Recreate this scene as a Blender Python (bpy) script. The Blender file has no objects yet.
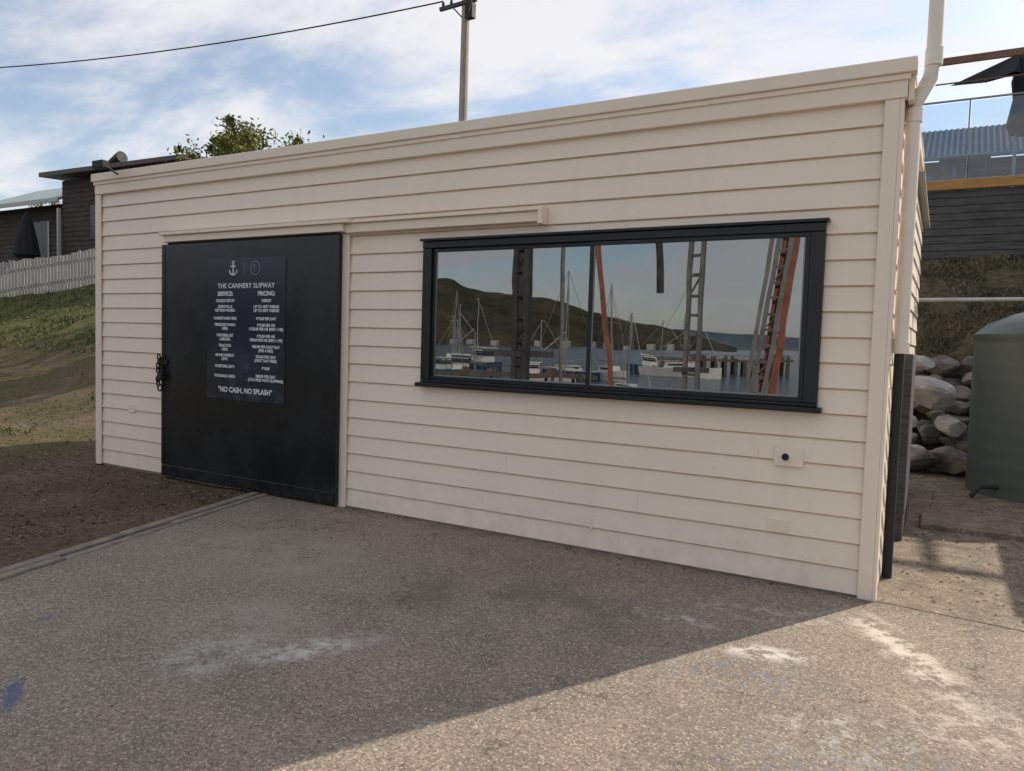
import bpy, bmesh, math, random
import numpy as np
from mathutils import Vector, Matrix, noise
random.seed(7); rng=np.random.default_rng(5)
S=bpy.context.scene
S.view_settings.view_transform='Standard'; S.view_settings.look='None'; S.view_settings.exposure=0

# ---------------------------------------------------------------- materials
class NT:
    def __init__(s,name):
        s.m=bpy.data.materials.new(name); s.m.use_nodes=True; s.t=s.m.node_tree; s.n=s.t.nodes; s.l=s.t.links
        s.b=s.n['Principled BSDF']; s.tc=s.n.new('ShaderNodeTexCoord'); s.sep=None; s.cache={}
    def put(s,sock,v):
        if v is None: return
        if isinstance(v,bpy.types.NodeSocket): s.l.new(v,sock)
        elif isinstance(v,(tuple,list)) and len(v)==3 and sock.type=='RGBA': sock.default_value=(*v,1)
        else: sock.default_value=v
    def mapping(s,scale=(1,1,1),loc=(0,0,0),rot=(0,0,0)):
        m=s.n.new('ShaderNodeMapping'); m.inputs['Scale'].default_value=scale; m.inputs['Location'].default_value=loc; m.inputs['Rotation'].default_value=rot
        s.l.new(s.tc.outputs['Object'],m.inputs['Vector']); return m.outputs[0]
    def noise(s,scale,detail=4,rough=.55,vec=None,dist=0,color=False):
        detail=min(detail,5); key=(scale,detail,rough,dist,vec)
        if key in s.cache: n=s.cache[key]
        else:
            n=s.n.new('ShaderNodeTexNoise'); n.inputs['Scale'].default_value=scale; n.inputs['Detail'].default_value=detail
            n.inputs['Roughness'].default_value=rough; n.inputs['Distortion'].default_value=dist
            s.l.new(vec if vec is not None else s.tc.outputs['Object'],n.inputs['Vector']); s.cache[key]=n
        return n.outputs['Color' if color else 'Fac']
    def vor(s,scale,feature='F1',out='Distance',vec=None,rnd=1):
        n=s.n.new('ShaderNodeTexVoronoi'); n.feature=feature; n.inputs['Scale'].default_value=scale; n.inputs['Randomness'].default_value=rnd
        s.l.new(vec if vec is not None else s.tc.outputs['Object'],n.inputs['Vector']); return n.outputs[out]
    def mr(s,v,a,b,c=0,d=1,smooth=False):
        n=s.n.new('ShaderNodeMapRange'); n.clamp=True
        if smooth: n.interpolation_type='SMOOTHSTEP'
        s.put(n.inputs[0],v)
        for i,x in enumerate((a,b,c,d)): n.inputs[i+1].default_value=x
        return n.outputs[0]
    def math(s,op,a,b=None,c=None):
        n=s.n.new('ShaderNodeMath'); n.operation=op; s.put(n.inputs[0],a); s.put(n.inputs[1],b)
        if c is not None: s.put(n.inputs[2],c)
        return n.outputs[0]
    def mix(s,f,a,b,mode='MIX'):
        n=s.n.new('ShaderNodeMix'); n.data_type='RGBA'; n.blend_type=mode
        s.put(n.inputs[0],f); s.put(n.inputs[6],a); s.put(n.inputs[7],b); return n.outputs[2]
    def xyz(s):
        if not s.sep:
            s.sep=s.n.new('ShaderNodeSeparateXYZ'); s.l.new(s.tc.outputs['Object'],s.sep.inputs[0])
        return s.sep.outputs
    def bump(s,h,strength=.3,dist=.01,prev=None):
        n=s.n.new('ShaderNodeBump'); n.inputs['Strength'].default_value=strength; n.inputs['Distance'].default_value=dist
        s.put(n.inputs['Height'],h)
        if prev is not None: s.l.new(prev,n.inputs['Normal'])
        s.l.new(n.outputs[0],s.b.inputs['Normal']); return n.outputs[0]
    def fin(s,col=None,rough=None,metal=0,spec=None):
        if col is not None: s.put(s.b.inputs['Base Color'],col)
        if rough is not None: s.put(s.b.inputs['Roughness'],rough)
        s.b.inputs['Metallic'].default_value=metal
        if spec is not None: s.b.inputs['Specular IOR Level'].default_value=spec
        return s.m

def simple(name,c,rough=.6,var=.25,scale=6,metal=0,bump=.15,bscale=60,bd=.003,spec=None):
    k=NT(name); nn=k.noise(scale,4,.6); f=k.mr(nn,.3,.7)
    c2=tuple(x*(1-var) for x in c)
    if bump: k.bump(k.noise(bscale,2),bump,bd)
    return k.fin(k.mix(f,c2,c),k.mr(nn,.3,.7,max(.02,rough-.08),min(1,rough+.08)),metal,spec)

# cream painted boards
def m_cream(name,grime=1.0,col=(.80,.70,.585)):
    k=NT(name); X=k.xyz()
    big=k.mr(k.noise(.8,4,.6),.3,.75)
    c=k.mix(big,tuple(x*.94 for x in col),col)
    st=k.noise(1,3,.6,vec=k.mapping((5,5,.7)))
    c=k.mix(k.mr(st,.55,.8,0,.12*grime),c,(.46,.36,.26))
    low=k.math('MULTIPLY',k.mr(X[2],0,.40,1,0),k.mr(k.noise(7,5,.7),.38,.7))
    c=k.mix(k.math('MULTIPLY',low,.34*grime),c,(.42,.34,.26))
    sp=k.mr(k.noise(38,2,.5),.74,.80,0,.35*grime)
    c=k.mix(sp,c,(.36,.25,.16))
    n=k.noise(1,3,.5,vec=k.mapping((6,40,40)))
    b=k.bump(n,.16,.004); k.bump(k.noise(1.3,2),.25,.02,b)
    return k.fin(c,k.mr(big,0,1,.42,.58))
CREAM=m_cream('cream_paint',1,(.88,.755,.62)); CREAM2=m_cream('cream_trim_paint',.8,(.86,.735,.60))
LINE=simple('board_edge_grime',(.66,.45,.29),.8,.4,9)
k=NT('black_door_paint'); 
n0=k.noise(1.6,5,.65)
c=k.mix(k.mr(n0,.35,.7),(.006,.0075,.010),(.011,.013,.017))
c=k.mix(k.mr(k.noise(30,3,.6),.70,.78,0,.16),c,(.10,.10,.09))
z=k.xyz()[2]; c=k.mix(k.math('MULTIPLY',k.mr(z,0,.30,1,0),k.mr(k.noise(12,5,.7),.45,.7,0,.4)),c,(.09,.08,.065))
k.bump(k.noise(2.2,2),.16,.014); BLACK=k.fin(c,k.mr(n0,.3,.7,.20,.34),spec=.45)
BLACK2=simple('black_frame_paint',(.011,.013,.016),.35,.3,10,bump=.1,spec=.4)
DARKRUST=simple('dark_iron',(.035,.03,.028),.55,.4,30,metal=.4)
GALV=simple('galvanised_steel',(.32,.33,.34),.5,.35,8,metal=.5)
PIPEW=simple('offwhite_pvc',(.80,.72,.62),.42,.1,3,bump=.05)
ROOFM=simple('roof_sheet',(.45,.44,.42),.5,.3,4)
WHITE=simple('white_paint',(.62,.62,.60),.45,.15,1)
INK=simple('sign_print',(.78,.80,.80),.5,.05,3,bump=0)
INKG=simple('sign_print_grey',(.22,.25,.28),.5,.05,3,bump=0)

def m_conc(name,base=(.30,.25,.20),warm=(.36,.30,.232)):
    k=NT(name); X=k.xyz(); x,y=X[0],X[1]
    c=k.mix(k.mr(k.noise(.7,5,.6),.35,.65),base,warm)
    N2=k.noise(2.3,5,.7)
    c=k.mix(k.mr(N2,.42,.72,0,.6),c,tuple(v*.58 for v in base))
    ag=k.vor(125,'F1','Color'); sepc=k.n.new('ShaderNodeSeparateColor'); k.l.new(ag,sepc.inputs[0])
    c=k.mix(k.mr(sepc.outputs[0],.2,1,.0,.65),c,(.10,.08,.065))
    c=k.mix(k.mr(sepc.outputs[1],.82,.95,0,.7),c,(.56,.48,.38))
    N11=k.noise(11,5,.75)
    N42=k.noise(42,3,.7)
    c=k.mix(k.mr(N42,.52,.64,0,.5),c,(.09,.075,.06))
    c=k.mix(k.mr(N11,.62,.70,0,.6),c,(.08,.065,.055))
    c=k.mix(k.mr(N11,.37,.30,0,.35),c,(.50,.45,.38))
    dn=k.noise(3,4,.65,color=True)
    va=k.n.new('ShaderNodeVectorMath'); va.operation='MULTIPLY_ADD'; k.l.new(dn,va.inputs[0]); va.inputs[1].default_value=(.6,.6,.6); k.l.new(k.tc.outputs['Object'],va.inputs[2])
    cr=k.vor(.27,'DISTANCE_TO_EDGE','Distance',vec=va.outputs[0])
    c=k.mix(k.math('MULTIPLY',k.mr(cr,0,.0035,.7,0),k.mr(N2,.42,.55)),c,(.05,.045,.04))
    N6=k.noise(6.5,5,.75)
    def spot(cx,cy,rx,ry,ang,colr,amt,lo=.45,hi=.62,ns=7):
        nonlocal c
        ca,sa=math.cos(ang),math.sin(ang)
        dx=k.math('SUBTRACT',x,cx); dy=k.math('SUBTRACT',y,cy)
        u=k.math('DIVIDE',k.math('ADD',k.math('MULTIPLY',dx,ca),k.math('MULTIPLY',dy,sa)),rx)
        v=k.math('DIVIDE',k.math('SUBTRACT',k.math('MULTIPLY',dy,ca),k.math('MULTIPLY',dx,sa)),ry)
        d=k.math('SQRT',k.math('ADD',k.math('MULTIPLY',u,u),k.math('MULTIPLY',v,v)))
        nn=N11 if ns>=9 else (N6 if ns>=6 else N2)
        m=k.math('MULTIPLY',k.mr(d,.25,1.05,1,0,True),k.mr(nn,lo,hi,0,1))
        c=k.mix(k.math('MULTIPLY',m,amt),c,colr)
    W=(.68,.66,.62)
    spot(-2.25,-2.42,.15,.46,-.55,W,.72,.40,.60,9)
    spot(-2.58,-2.72,.26,.34,.2,W,.5,.43,.62,7)
    spot(-2.75,-2.35,.6,.5,.2,(.42,.38,.32),.6,.4,.6,5)
    spot(-.95,-.95,.45,.3,.3,(.56,.53,.48),.7,.54,.62)
    spot(-.5,-.62,.8,.28,.2,(.50,.45,.38),.6,.50,.6,9)
    spot(.22,-.80,.17,.9,.5,(.72,.65,.55),.8,.45,.55,7)
    spot(.5,-1.5,.5,.35,.5,(.62,.56,.48),.55,.50,.6,9)
    spot(-.38,-1.22,.30,.13,.3,(.70,.65,.58),.85,.45,.55,9)
    spot(-.45,-1.55,.5,.3,.3,(.17,.21,.27),.55,.52,.60,9)
    spot(.05,-1.9,.45,.3,.3,(.58,.54,.48),.55,.52,.60,9)
    spot(-2.92,-3.42,.05,.24,1.0,(.05,.10,.20),.75,.42,.5,12)
    spot(-3.62,-2.90,.07,.07,1.0,(.06,.11,.22),.7,.45,.55,12)
    spot(.3,-2.3,.9,.6,.3,(.19,.21,.24),.55,.48,.58,9)
    spot(-.2,-2.6,.6,.4,.1,(.09,.08,.07),.7,.5,.58,9)
    spot(-3.6,-1.4,1.3,.9,.3,(.42,.37,.31),.55,.42,.6,4)
    spot(-1.9,-1.3,1.1,.7,.1,(.14,.12,.095),.5,.45,.6,4)
    c=k.mix(k.mr(N6,.66,.74,0,.5),c,(.52,.47,.40))
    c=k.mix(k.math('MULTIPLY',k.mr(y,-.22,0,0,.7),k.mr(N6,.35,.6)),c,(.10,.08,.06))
    b=k.bump(sepc.outputs[0],.5,.004); b=k.bump(N42,.35,.008,b); k.bump(N2,.3,.02,b)
    return k.fin(c,.86,spec=.3)
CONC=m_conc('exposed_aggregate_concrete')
PATHM=m_conc('worn_concrete',(.33,.275,.205),(.42,.345,.25))
KERB=simple('kerb_concrete',(.30,.26,.21),.85,.5,7,bump=.7,bscale=50,bd=.008)

def m_ground():
    k=NT('earth_and_grass'); X=k.xyz(); x,y,z=X
    c=k.mix(k.mr(k.noise(.9,5,.7),.35,.65),(.105,.073,.050),(.20,.15,.105))
    N28=k.noise(28,4,.7)
    c=k.mix(k.mr(N28,.54,.70,0,.7),c,(.32,.25,.18))
    c=k.mix(k.mr(N28,.46,.36,0,.75),c,(.032,.024,.017))
    gn=k.mr(k.noise(.8,5,.75),.40,.54)
    N9=k.noise(9,5,.7)
    olive=k.mix(k.mr(N9,.35,.65),(.055,.058,.022),(.155,.13,.055))
    wl=k.mr(x,-9.3,-8.2,1,.35)
    c=k.mix(k.math('MULTIPLY',k.math('MULTIPLY',gn,wl),.85),c,olive)
    gr=k.mix(k.mr(k.noise(3,5,.7),.35,.65),(.055,.075,.022),(.15,.14,.058))
    gm=k.math('MULTIPLY',k.mr(z,.9,1.4,0,1),k.mr(x,-8,-6,1,0))
    c=k.mix(gm,c,gr)
    dry=k.mix(k.mr(N9,.35,.65),(.065,.056,.032),(.17,.135,.08))
    dm=k.math('MULTIPLY',k.mr(z,.15,.4,0,1),k.mr(x,-7,-5,0,1))
    c=k.mix(dm,c,dry)
    b=k.bump(N28,.9,.04); k.bump(N9,.5,.06,b)
    return k.fin(c,.95,spec=.15)
GROUND=m_ground()

def m_timber(name,c,c2,sc=(2,30,30),rough=.8):
    k=NT(name); g=k.noise(1,5,.7,vec=k.mapping(sc)); col=k.mix(k.mr(g,.3,.7),c,c2)
    col=k.mix(k.mr(k.noise(2,3),.5,.75,0,.4),col,tuple(v*.5 for v in c))
    k.bump(g,.4,.006); return k.fin(col,rough,spec=.25)
TIMD=m_timber('dark_weathered_timber',(.045,.043,.042),(.13,.125,.12))
TIMD2=m_timber('house_dark_boards',(.04,.032,.028),(.095,.075,.062))
TIMP=m_timber('grey_palings',(.28,.265,.25),(.50,.48,.45),(30,30,1.5))
TIMB=m_timber('orange_beam',(.34,.17,.06),(.50,.27,.10))
TIMR=m_timber('brown_rafters',(.13,.07,.05),(.24,.14,.10))
TIMJ=m_timber('jetty_timber',(.05,.04,.03),(.15,.12,.09),(4,4,4))
POLEM=m_timber('pole_timber',(.34,.27,.20),(.55,.46,.36),(30,30,1.5))
RUST=simple('red_oxide_steel',(.30,.085,.045),.6,.5,5,bump=.4)
STEEL=simple('weathered_grey_steel',(.06,.06,.058),.6,.45,5,bump=.4)
STEEL2=simple('pale_grey_steel',(.20,.20,.195),.6,.45,5,bump=.4)
TANKM=simple('grey_green_poly_tank',(.10,.122,.11),.45,.2,2,bump=.08,bscale=8,bd=.02)
GREENROOF=simple('green_grey_roof',(.33,.42,.38),.5,.2,3)
BLUEROOF=simple('blue_grey_roof',(.085,.125,.175),.95,.3,3,spec=.05)
CLOTH=simple('dark_canvas',(.014,.016,.02),.9,.3,8,bump=.3)
SEAT=simple('blue_plastic',(.08,.16,.30),.5,.2,3)
RUBBER=simple('black_rubber',(.02,.02,.02),.7,.3,9)
CYAN=simple('turquoise_hull',(.03,.20,.24),.4,.2,3)
NAVY=simple('navy_hull',(.02,.05,.12),.4,.2,3)
DGLASS=simple('dark_glass',(.015,.02,.025),.08,.1,3,bump=0)
BARK=simple('bark',(.13,.10,.075),.9,.5,12,bump=.8)
def m_leaf(name,a,b,sc=2.2):
    k=NT(name); return k.fin(k.mix(k.mr(k.noise(sc,4,.7),.35,.65),a,b),.6,spec=.3)
LEAF=m_leaf('leaves',(.055,.075,.014),(.27,.26,.05))
GRASSM=m_leaf('grass_blades',(.055,.075,.02),(.16,.16,.055),.9)
DRYM=m_leaf('dry_grass_blades',(.065,.062,.03),(.21,.17,.10))
LITM=m_leaf('litter',(.06,.04,.02),(.30,.235,.15),9)
k=NT('boulder'); c=k.mix(k.mr(k.noise(3.5,3),.4,.6),(.12,.112,.105),(.31,.28,.25)); c=k.mix(k.mr(k.noise(14,5,.7),.45,.7,0,.6),c,(.10,.08,.06)); k.bump(k.noise(16,5,.7),.7,.03); ROCK=k.fin(c,.9)
ROCKW=simple('pale_quartz',(.52,.49,.45),.8,.4,5,bump=.6,bscale=20,bd=.01)

def m_glass():
    k=NT('tinted_window_glass'); k.n.remove(k.b)
    g=k.n.new('ShaderNodeBsdfGlossy'); g.inputs['Color'].default_value=(.92,.94,.97,1); k.put(g.inputs['Roughness'],k.mr(k.noise(2.5,5,.7),.45,.8,.003,.03))
    d=k.n.new('ShaderNodeBsdfDiffuse'); k.put(d.inputs['Color'],k.mix(k.mr(k.noise(5,5,.7),.5,.8,0,.6),(.012,.012,.012),(.11,.10,.09)))
    bp=k.n.new('ShaderNodeBump'); bp.inputs['Strength'].default_value=.05; bp.inputs['Distance'].default_value=.012; k.l.new(k.noise(2.2,1),bp.inputs['Height']); k.l.new(bp.outputs[0],g.inputs['Normal'])
    mx=k.n.new('ShaderNodeMixShader'); mx.inputs[0].default_value=.25; k.l.new(d.outputs[0],mx.inputs[1]); k.l.new(g.outputs[0],mx.inputs[2])
    k.l.new(mx.outputs[0],k.n['Material Output'].inputs[0]); return k.m
GLASS=m_glass()
k=NT('deck_glass'); k.n.remove(k.b)
g=k.n.new('ShaderNodeBsdfGlossy'); g.inputs['Roughness'].default_value=.01; t=k.n.new('ShaderNodeBsdfTransparent'); t.inputs['Color'].default_value=(.62,.74,.84,1)
mx=k.n.new('ShaderNodeMixShader'); mx.inputs[0].default_value=.12; k.l.new(t.outputs[0],mx.inputs[1]); k.l.new(g.outputs[0],mx.inputs[2]); k.l.new(mx.outputs[0],k.n['Material Output'].inputs[0]); DECKG=k.m
k=NT('harbour_water'); w=k.noise(.5,5,.65,vec=k.mapping((1,1.6,1))); b=k.bump(w,.8,.4); WATER=k.fin((.012,.035,.05),.14,spec=.35)
def m_sign():
    k=NT('sign_face'); X=k.xyz(); z=X[2]
    f=k.mr(k.noise(3.2,5,.75,dist=1.2),.5,.68); low=k.mr(z,.86,1.45,1,0)
    c=k.mix(k.mr(z,.86,2.2),(.010,.020,.034),(.012,.018,.032))
    c=k.mix(k.math('MULTIPLY',k.math('MULTIPLY',f,low),.30),c,(.13,.21,.26))
    return k.fin(c,.2,spec=.5)
SIGN=m_sign()

# ---------------------------------------------------------------- mesh builder
class MB:
    def __init__(s): s.v=[]; s.f=[]
    def add(s,vs,fs):
        o=len(s.v); s.v+= [tuple(p) for p in vs]; s.f+=[tuple(i+o for i in f) for f in fs]
    def box(s,x0,x1,y0,y1,z0,z1):
        s.add([(x0,y0,z0),(x1,y0,z0),(x1,y1,z0),(x0,y1,z0),(x0,y0,z1),(x1,y0,z1),(x1,y1,z1),(x0,y1,z1)],
              [(0,3,2,1),(4,5,6,7),(0,1,5,4),(1,2,6,5),(2,3,7,6),(3,0,4,7)])
    def beam(s,p,q,w,h=None):
        h=h or w; p=Vector(p); q=Vector(q); d=(q-p).normalized()
        u=d.cross(Vector((0,0,1))); 
        if u.length<.01: u=Vector((1,0,0))
        u.normalize(); v=u.cross(d)
        vs=[b+u*(i*w/2)+v*(j*h/2) for b in (p,q) for i,j in ((-1,-1),(1,-1),(1,1),(-1,1))]
        s.add(vs,[(0,1,2,3),(7,6,5,4),(0,4,5,1),(1,5,6,2),(2,6,7,3),(3,7,4,0)])
    def tube(s,pts,rs,n=12,cap=True):
        if not isinstance(rs,(list,tuple)): rs=[rs]*len(pts)
        P=[Vector(p) for p in pts]; o=len(s.v)
        ref=Vector((.3,.2,1)).normalized()
        for i,p in enumerate(P):
            d=(P[min(i+1,len(P)-1)]-P[max(i-1,0)]).normalized()
            u=d.cross(ref); 
            if u.length<.15: u=d.cross(Vector((1,.1,0)))
            u.normalize(); v=d.cross(u)
            for a in range(n):
                t=2*math.pi*a/n; s.v.append(tuple(p+(u*math.cos(t)+v*math.sin(t))*rs[i]))
        for i in range(len(P)-1):
            for a in range(n):
                b=(a+1)%n; s.f.append((o+i*n+a,o+i*n+b,o+(i+1)*n+b,o+(i+1)*n+a))
        if cap: s.f.append(tuple(o+a for a in range(n-1,-1,-1))); s.f.append(tuple(o+(len(P)-1)*n+a for a in range(n)))
    def lathe(s,c,prof,n=48):
        o=len(s.v); m=len(prof)
        for a in range(n):
            t=2*math.pi*a/n
            for r,z in prof: s.v.append((c[0]+r*math.cos(t),c[1]+r*math.sin(t),c[2]+z))
        for a in range(n):
            b=(a+1)%n
            for i in range(m-1): s.f.append((o+a*m+i,o+b*m+i,o+b*m+i+1,o+a*m+i+1))
    def obj(s,name,mat,parent=None,bevel=0,smooth=False):
        me=bpy.data.meshes.new(name); me.from_pydata(s.v,[],s.f); me.update()
        o=bpy.data.objects.new(name,me); S.collection.objects.link(o); me.materials.append(mat)
        if smooth:
            for p in me.polygons: p.use_smooth=True
            m=o.modifiers.new('es','EDGE_SPLIT'); m.split_angle=math.radians(40)
        if bevel:
            m=o.modifiers.new('bev','BEVEL'); m.width=bevel; m.segments=2; m.limit_method='ANGLE'
        if parent: attach(o,parent)
        return o
def empty(name,loc=(0,0,0)):
    e=bpy.data.objects.new(name,None); e.location=loc; S.collection.objects.link(e); return e
def attach(o,p):
    o.parent=p; o.matrix_parent_inverse=Matrix.Translation(-Vector(p.location))
def bx(name,mat,par,b=0,*a):
    m=MB(); m.box(*a); return m.obj(name,mat,par,b)

# ---------------------------------------------------------------- terrain
def sm(a,b,x): t=max(0,min(1,(x-a)/(b-a))); return t*t*(3-2*t)
def height(x,y):
    if y<-13.25: return -3.3
    wl=1-sm(-9.5,-8.3,x)
    wr=sm(-1.5,-.6,x)
    s=max(0,min(1,(y-1.5)/9)); hl=3.4*s**1.3
    hr=3.1*max(0,min(1,(y-6.3)/3.5))**.7
    hm=3.1*max(0,min(1,(y-5.2)/4.6))**.9
    h=hl*wl+(1-wl)*(hr*wr+hm*(1-wr))
    if y>10: h+=min(.1*(y-10),4)
    n=noise.noise((x*.35,y*.35,0))*.12+noise.noise((x*1.7,y*1.7,3))*.035
    k=sm(.02,.6,h); h+=n*k*1.6
    near=noise.noise((x*.9,y*.9,7))*.03
    xe=-5.27+(-y)*.25
    if y<=0.1 and x>xe-.05: h-=.06
    elif x>-8.2 and x<2.6 and 0<y<6.2: h-=.05
    else: h+=near-.012
    return h
def axis(lo,hi,step,far):
    a=list(np.arange(lo,hi,step)); s=step; v=lo
    L=[]; 
    while v>-far: s*=1.35; v-=s; L.append(v)
    R=[]; v=a[-1]; s=step
    while v<far: s*=1.35; v+=s; R.append(v)
    return L[::-1]+a+R
xs=axis(-30,7,.25,3500); ys=axis(-13.5,13,.25,3500)
V=[(x,y,height(x,y)) for y in ys for x in xs]; nx=len(xs)
F=[(j*nx+i,j*nx+i+1,(j+1)*nx+i+1,(j+1)*nx+i) for j in range(len(ys)-1) for i in range(nx-1)]
m=MB(); m.v=V; m.f=F; g=m.obj('ground',GROUND)
for p in g.data.polygons: p.use_smooth=True

def sheet(name,poly,z,mat,th=.05):
    n=len(poly); m=MB(); m.add([(x,y,z) for x,y in poly]+[(x,y,z-th) for x,y in poly],[tuple(range(n))]+[(i,i+n,(i+1)%n+n,(i+1)%n) for i in range(n)])
    return m.obj(name,mat)
edge=[(-5.13+.25*t+random.uniform(-.008,.008),-t) for t in np.arange(0.0,13.2,.12)]
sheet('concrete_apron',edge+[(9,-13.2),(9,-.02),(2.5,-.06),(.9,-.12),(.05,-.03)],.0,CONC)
sheet('path',[(.0,-.026),(.9,-.11),(2.5,-.055),(2.5,6.0),(1.4,6.4),(.3,6.35),(-.3,6.4),(-.3,5),(0.0,4.6)],.003,PATHM)
m=MB()
for off,w in ((-.05,.07),(-.165,.09)):
    t=0.02
    while t<13:
        L=random.uniform(.5,1.3); t2=min(13,t+L); j=random.uniform(-.01,.01); h=random.uniform(.003,.02)
        m.add([(-5.13+.25*a+off+j+s*w/2,-a,zz) for zz in (-.06,h) for a in (t,t2-.012) for s in (-1,1)],[(0,2,3,1),(4,5,7,6),(0,1,5,4),(1,3,7,5),(3,2,6,7),(2,0,4,6)]); t=t2
m.obj('kerb',KERB,None,.008)
bx('concrete_slab',PATHM,None,.012,.2,.95,2.3,3.0,-.02,.05)
m=MB()
def scat(n,fx,fy,smin,smax,zf=None):
    for _ in range(n):
        x=fx();y=fy(); z=(height(x,y) if zf is None else zf)+.003; s=random.uniform(smin,smax); a=random.uniform(0,6.28)
        c,d=math.cos(a)*s,math.sin(a)*s; h=random.uniform(.1,.7)*s
        m.add([(x-c,y-d,z),(x+d*.5,y-c*.5,z+h*.3),(x+c,y+d,z+h*.2),(x-d*.5,y+c*.5,z+h)],[(0,1,2,3)])
scat(12000,lambda:random.uniform(-14,-5.35),lambda:random.uniform(-5,2.5),.006,.026)
scat(900,lambda:random.uniform(-5.6,-5.2),lambda:random.uniform(-4,0),.004,.018)
scat(600,lambda:random.uniform(-5.0,0),lambda:-abs(random.gauss(0,.12))-.02,.004,.014,.0)
scat(900,lambda:random.uniform(.0,2.2),lambda:random.uniform(0,6),.005,.022,.003)
scat(450,lambda:random.uniform(-5,2),lambda:random.uniform(-4,0),.003,.009,.0)
m.obj('leaf_litter',LITM)
def grass(name,mat,n,fx,fy,hmin,hmax,cond):
    m=MB(); c=0
    while c<n:
        x=fx();y=fy()
        if not cond(x,y): continue
        c+=1; z=height(x,y)-.01
        for _ in range(3):
            h=random.uniform(hmin,hmax); a=random.uniform(0,6.28); w=.010+h*.06; lx,ly=random.gauss(0,h*.5),random.gauss(0,h*.5)
            px,py=x+random.gauss(0,.03),y+random.gauss(0,.03)
            m.add([(px-math.cos(a)*w,py-math.sin(a)*w,z),(px+math.cos(a)*w,py+math.sin(a)*w,z),(px+lx,py+ly,z+h)],[(0,1,2)])
    return m.obj(name,mat)
nz=lambda x,y,s,o:noise.noise((x*s,y*s,o))
grass('grass',GRASSM,10000,lambda:random.uniform(-31,-9),lambda:random.uniform(-3.5,11.5),.03,.12,
      lambda x,y: (height(x,y)>.95 and nz(x,y,.6,2)>-.2) or (y<4 and nz(x,y,.9,5)>.15 and x>-18 and random.random()<.35) )
grass('dry_grass',DRYM,8000,lambda:random.uniform(-1.2,5),lambda:random.uniform(6.5,10),.02,.11,lambda x,y:nz(x,y,1.4,9)>-.05)

# ---------------------------------------------------------------- shed
shed=empty('weatherboard_shed',(-3.94,0,0))
X0,X1=-7.88,0.0; RH=.1575; ZT=3.02
WX0,WX1,WZ0,WZ1=-3.40,-.36,1.15,2.28
m=MB(); gap=MB()
def seg(x0,x1,zr,za,zb):
    f=lambda z:-(.021-.014*(z-zr)/RH)
    m.add([(x0,f(za),za),(x1,f(za),za),(x1,f(zb),zb),(x0,f(zb),zb),(x0,.0,za),(x1,0,za),(x1,0,zb),(x0,0,zb)],
          [(0,1,2,3),(4,5,1,0),(1,5,6,2),(0,3,7,4)])
r=0; z=.015
while z<ZT:
    zt=min(z+RH,ZT); 
    cuts=[X0]; 
    for _ in range(random.choice([0,0,1,1])): cuts.append(random.uniform(X0+1,X1-.8))
    cuts=sorted(cuts)+[X1]
    for a,b in zip(cuts,cuts[1:]):
        b2=b-(.0015 if b!=X1 else 0)
        parts=[]
        if zt<=WZ0 or z>=WZ1: parts=[(a,b2,z,zt)]
        else:
            if a<WX0: parts.append((a,min(b2,WX0),z,zt))
            if b2>WX1: parts.append((max(a,WX1),b2,z,zt))
            xa,xb=max(a,WX0),min(b2,WX1)
            if xa<xb:
                if z<WZ0: parts.append((xa,xb,z,WZ0))
                if zt>WZ1: parts.append((xa,xb,WZ1,zt))
        for q in parts: seg(q[0],q[1],z,q[2],q[3])
    if r>0:
        for (a,b) in ([(X0,X1)] if (z<WZ0 or z>WZ1) else [(X0,WX0),(WX1,X1)]):
            gap.box(a,b,-.0155,-.001,z-.007,z-.0005)
    z+=RH; r+=1
m.obj('weatherboards',CREAM,shed); gap.obj('board_gaps',LINE,shed)
D=4.5
m=MB(); m.box(X0+.01,WX0,.001,.09,0,3.05); m.box(WX1,X1-.005,.001,.09,0,3.05); m.box(WX0,WX1,.001,.09,0,WZ0); m.box(WX0,WX1,.001,.09,WZ1,3.05)
m.box(X0+.01,X1-.005,D-.09,D,0,2.75); m.box(X0+.01,X0+.1,.09,D-.09,0,2.72); m.box(X1-.095,X1-.005,.09,D-.09,0,2.72)
m.obj('wall_core',CREAM2,shed)
m=MB(); z=.015
while z<2.9:
    zt=z+RH
    for sgn,xx in ((1,X1),(-1,X0)):
        m.add([(xx+sgn*.02,.03,z),(xx+sgn*.02,D,z),(xx+sgn*.005,D,zt),(xx+sgn*.005,.03,zt),(xx-sgn*.006,.03,z),(xx-sgn*.006,D,z)],[(0,1,2,3),(0,4,5,1)])
    z+=RH
m.obj('side_weatherboards',CREAM,shed)
m=MB()
m.add([(X0-.07,0.02,3.14),(X1+.08,.02,3.14),(X1+.08,D+.15,2.9),(X0-.07,D+.15,2.9),(X0-.07,.02,3.17),(X1+.08,.02,3.17),(X1+.08,D+.15,2.93),(X0-.07,D+.15,2.93)],[(0,3,2,1),(4,5,6,7),(0,1,5,4),(1,2,6,5),(2,3,7,6),(3,0,4,7)])
m.obj('roof',ROOFM,shed)
m=MB(); m.add([(X1-.005,.02,2.9),(X1-.005,D,2.7),(X1-.005,D,2.93),(X1-.005,.02,3.14)],[(0,1,2,3)]); m.obj('side_gable',CREAM2,shed)
bx('fascia',CREAM2,shed,.003,X0-.03,X1+.045,-.05,.0195,2.985,3.118)
bx('fascia_cap',CREAM2,shed,.006,X0-.06,X1+.09,-.078,.019,3.12,3.205)
bx('fascia_lip',CREAM2,shed,.003,X0-.04,X1+.06,-.062,-.0505,3.085,3.119)
bx('barge_board',CREAM2,shed,.003,X1+.048,X1+.078,.0,2.0,2.98,3.117)
bx('corner_post',CREAM2,shed,.003,X1-.07,X1+.012,-.042,-.0255,.0,2.984)
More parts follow.
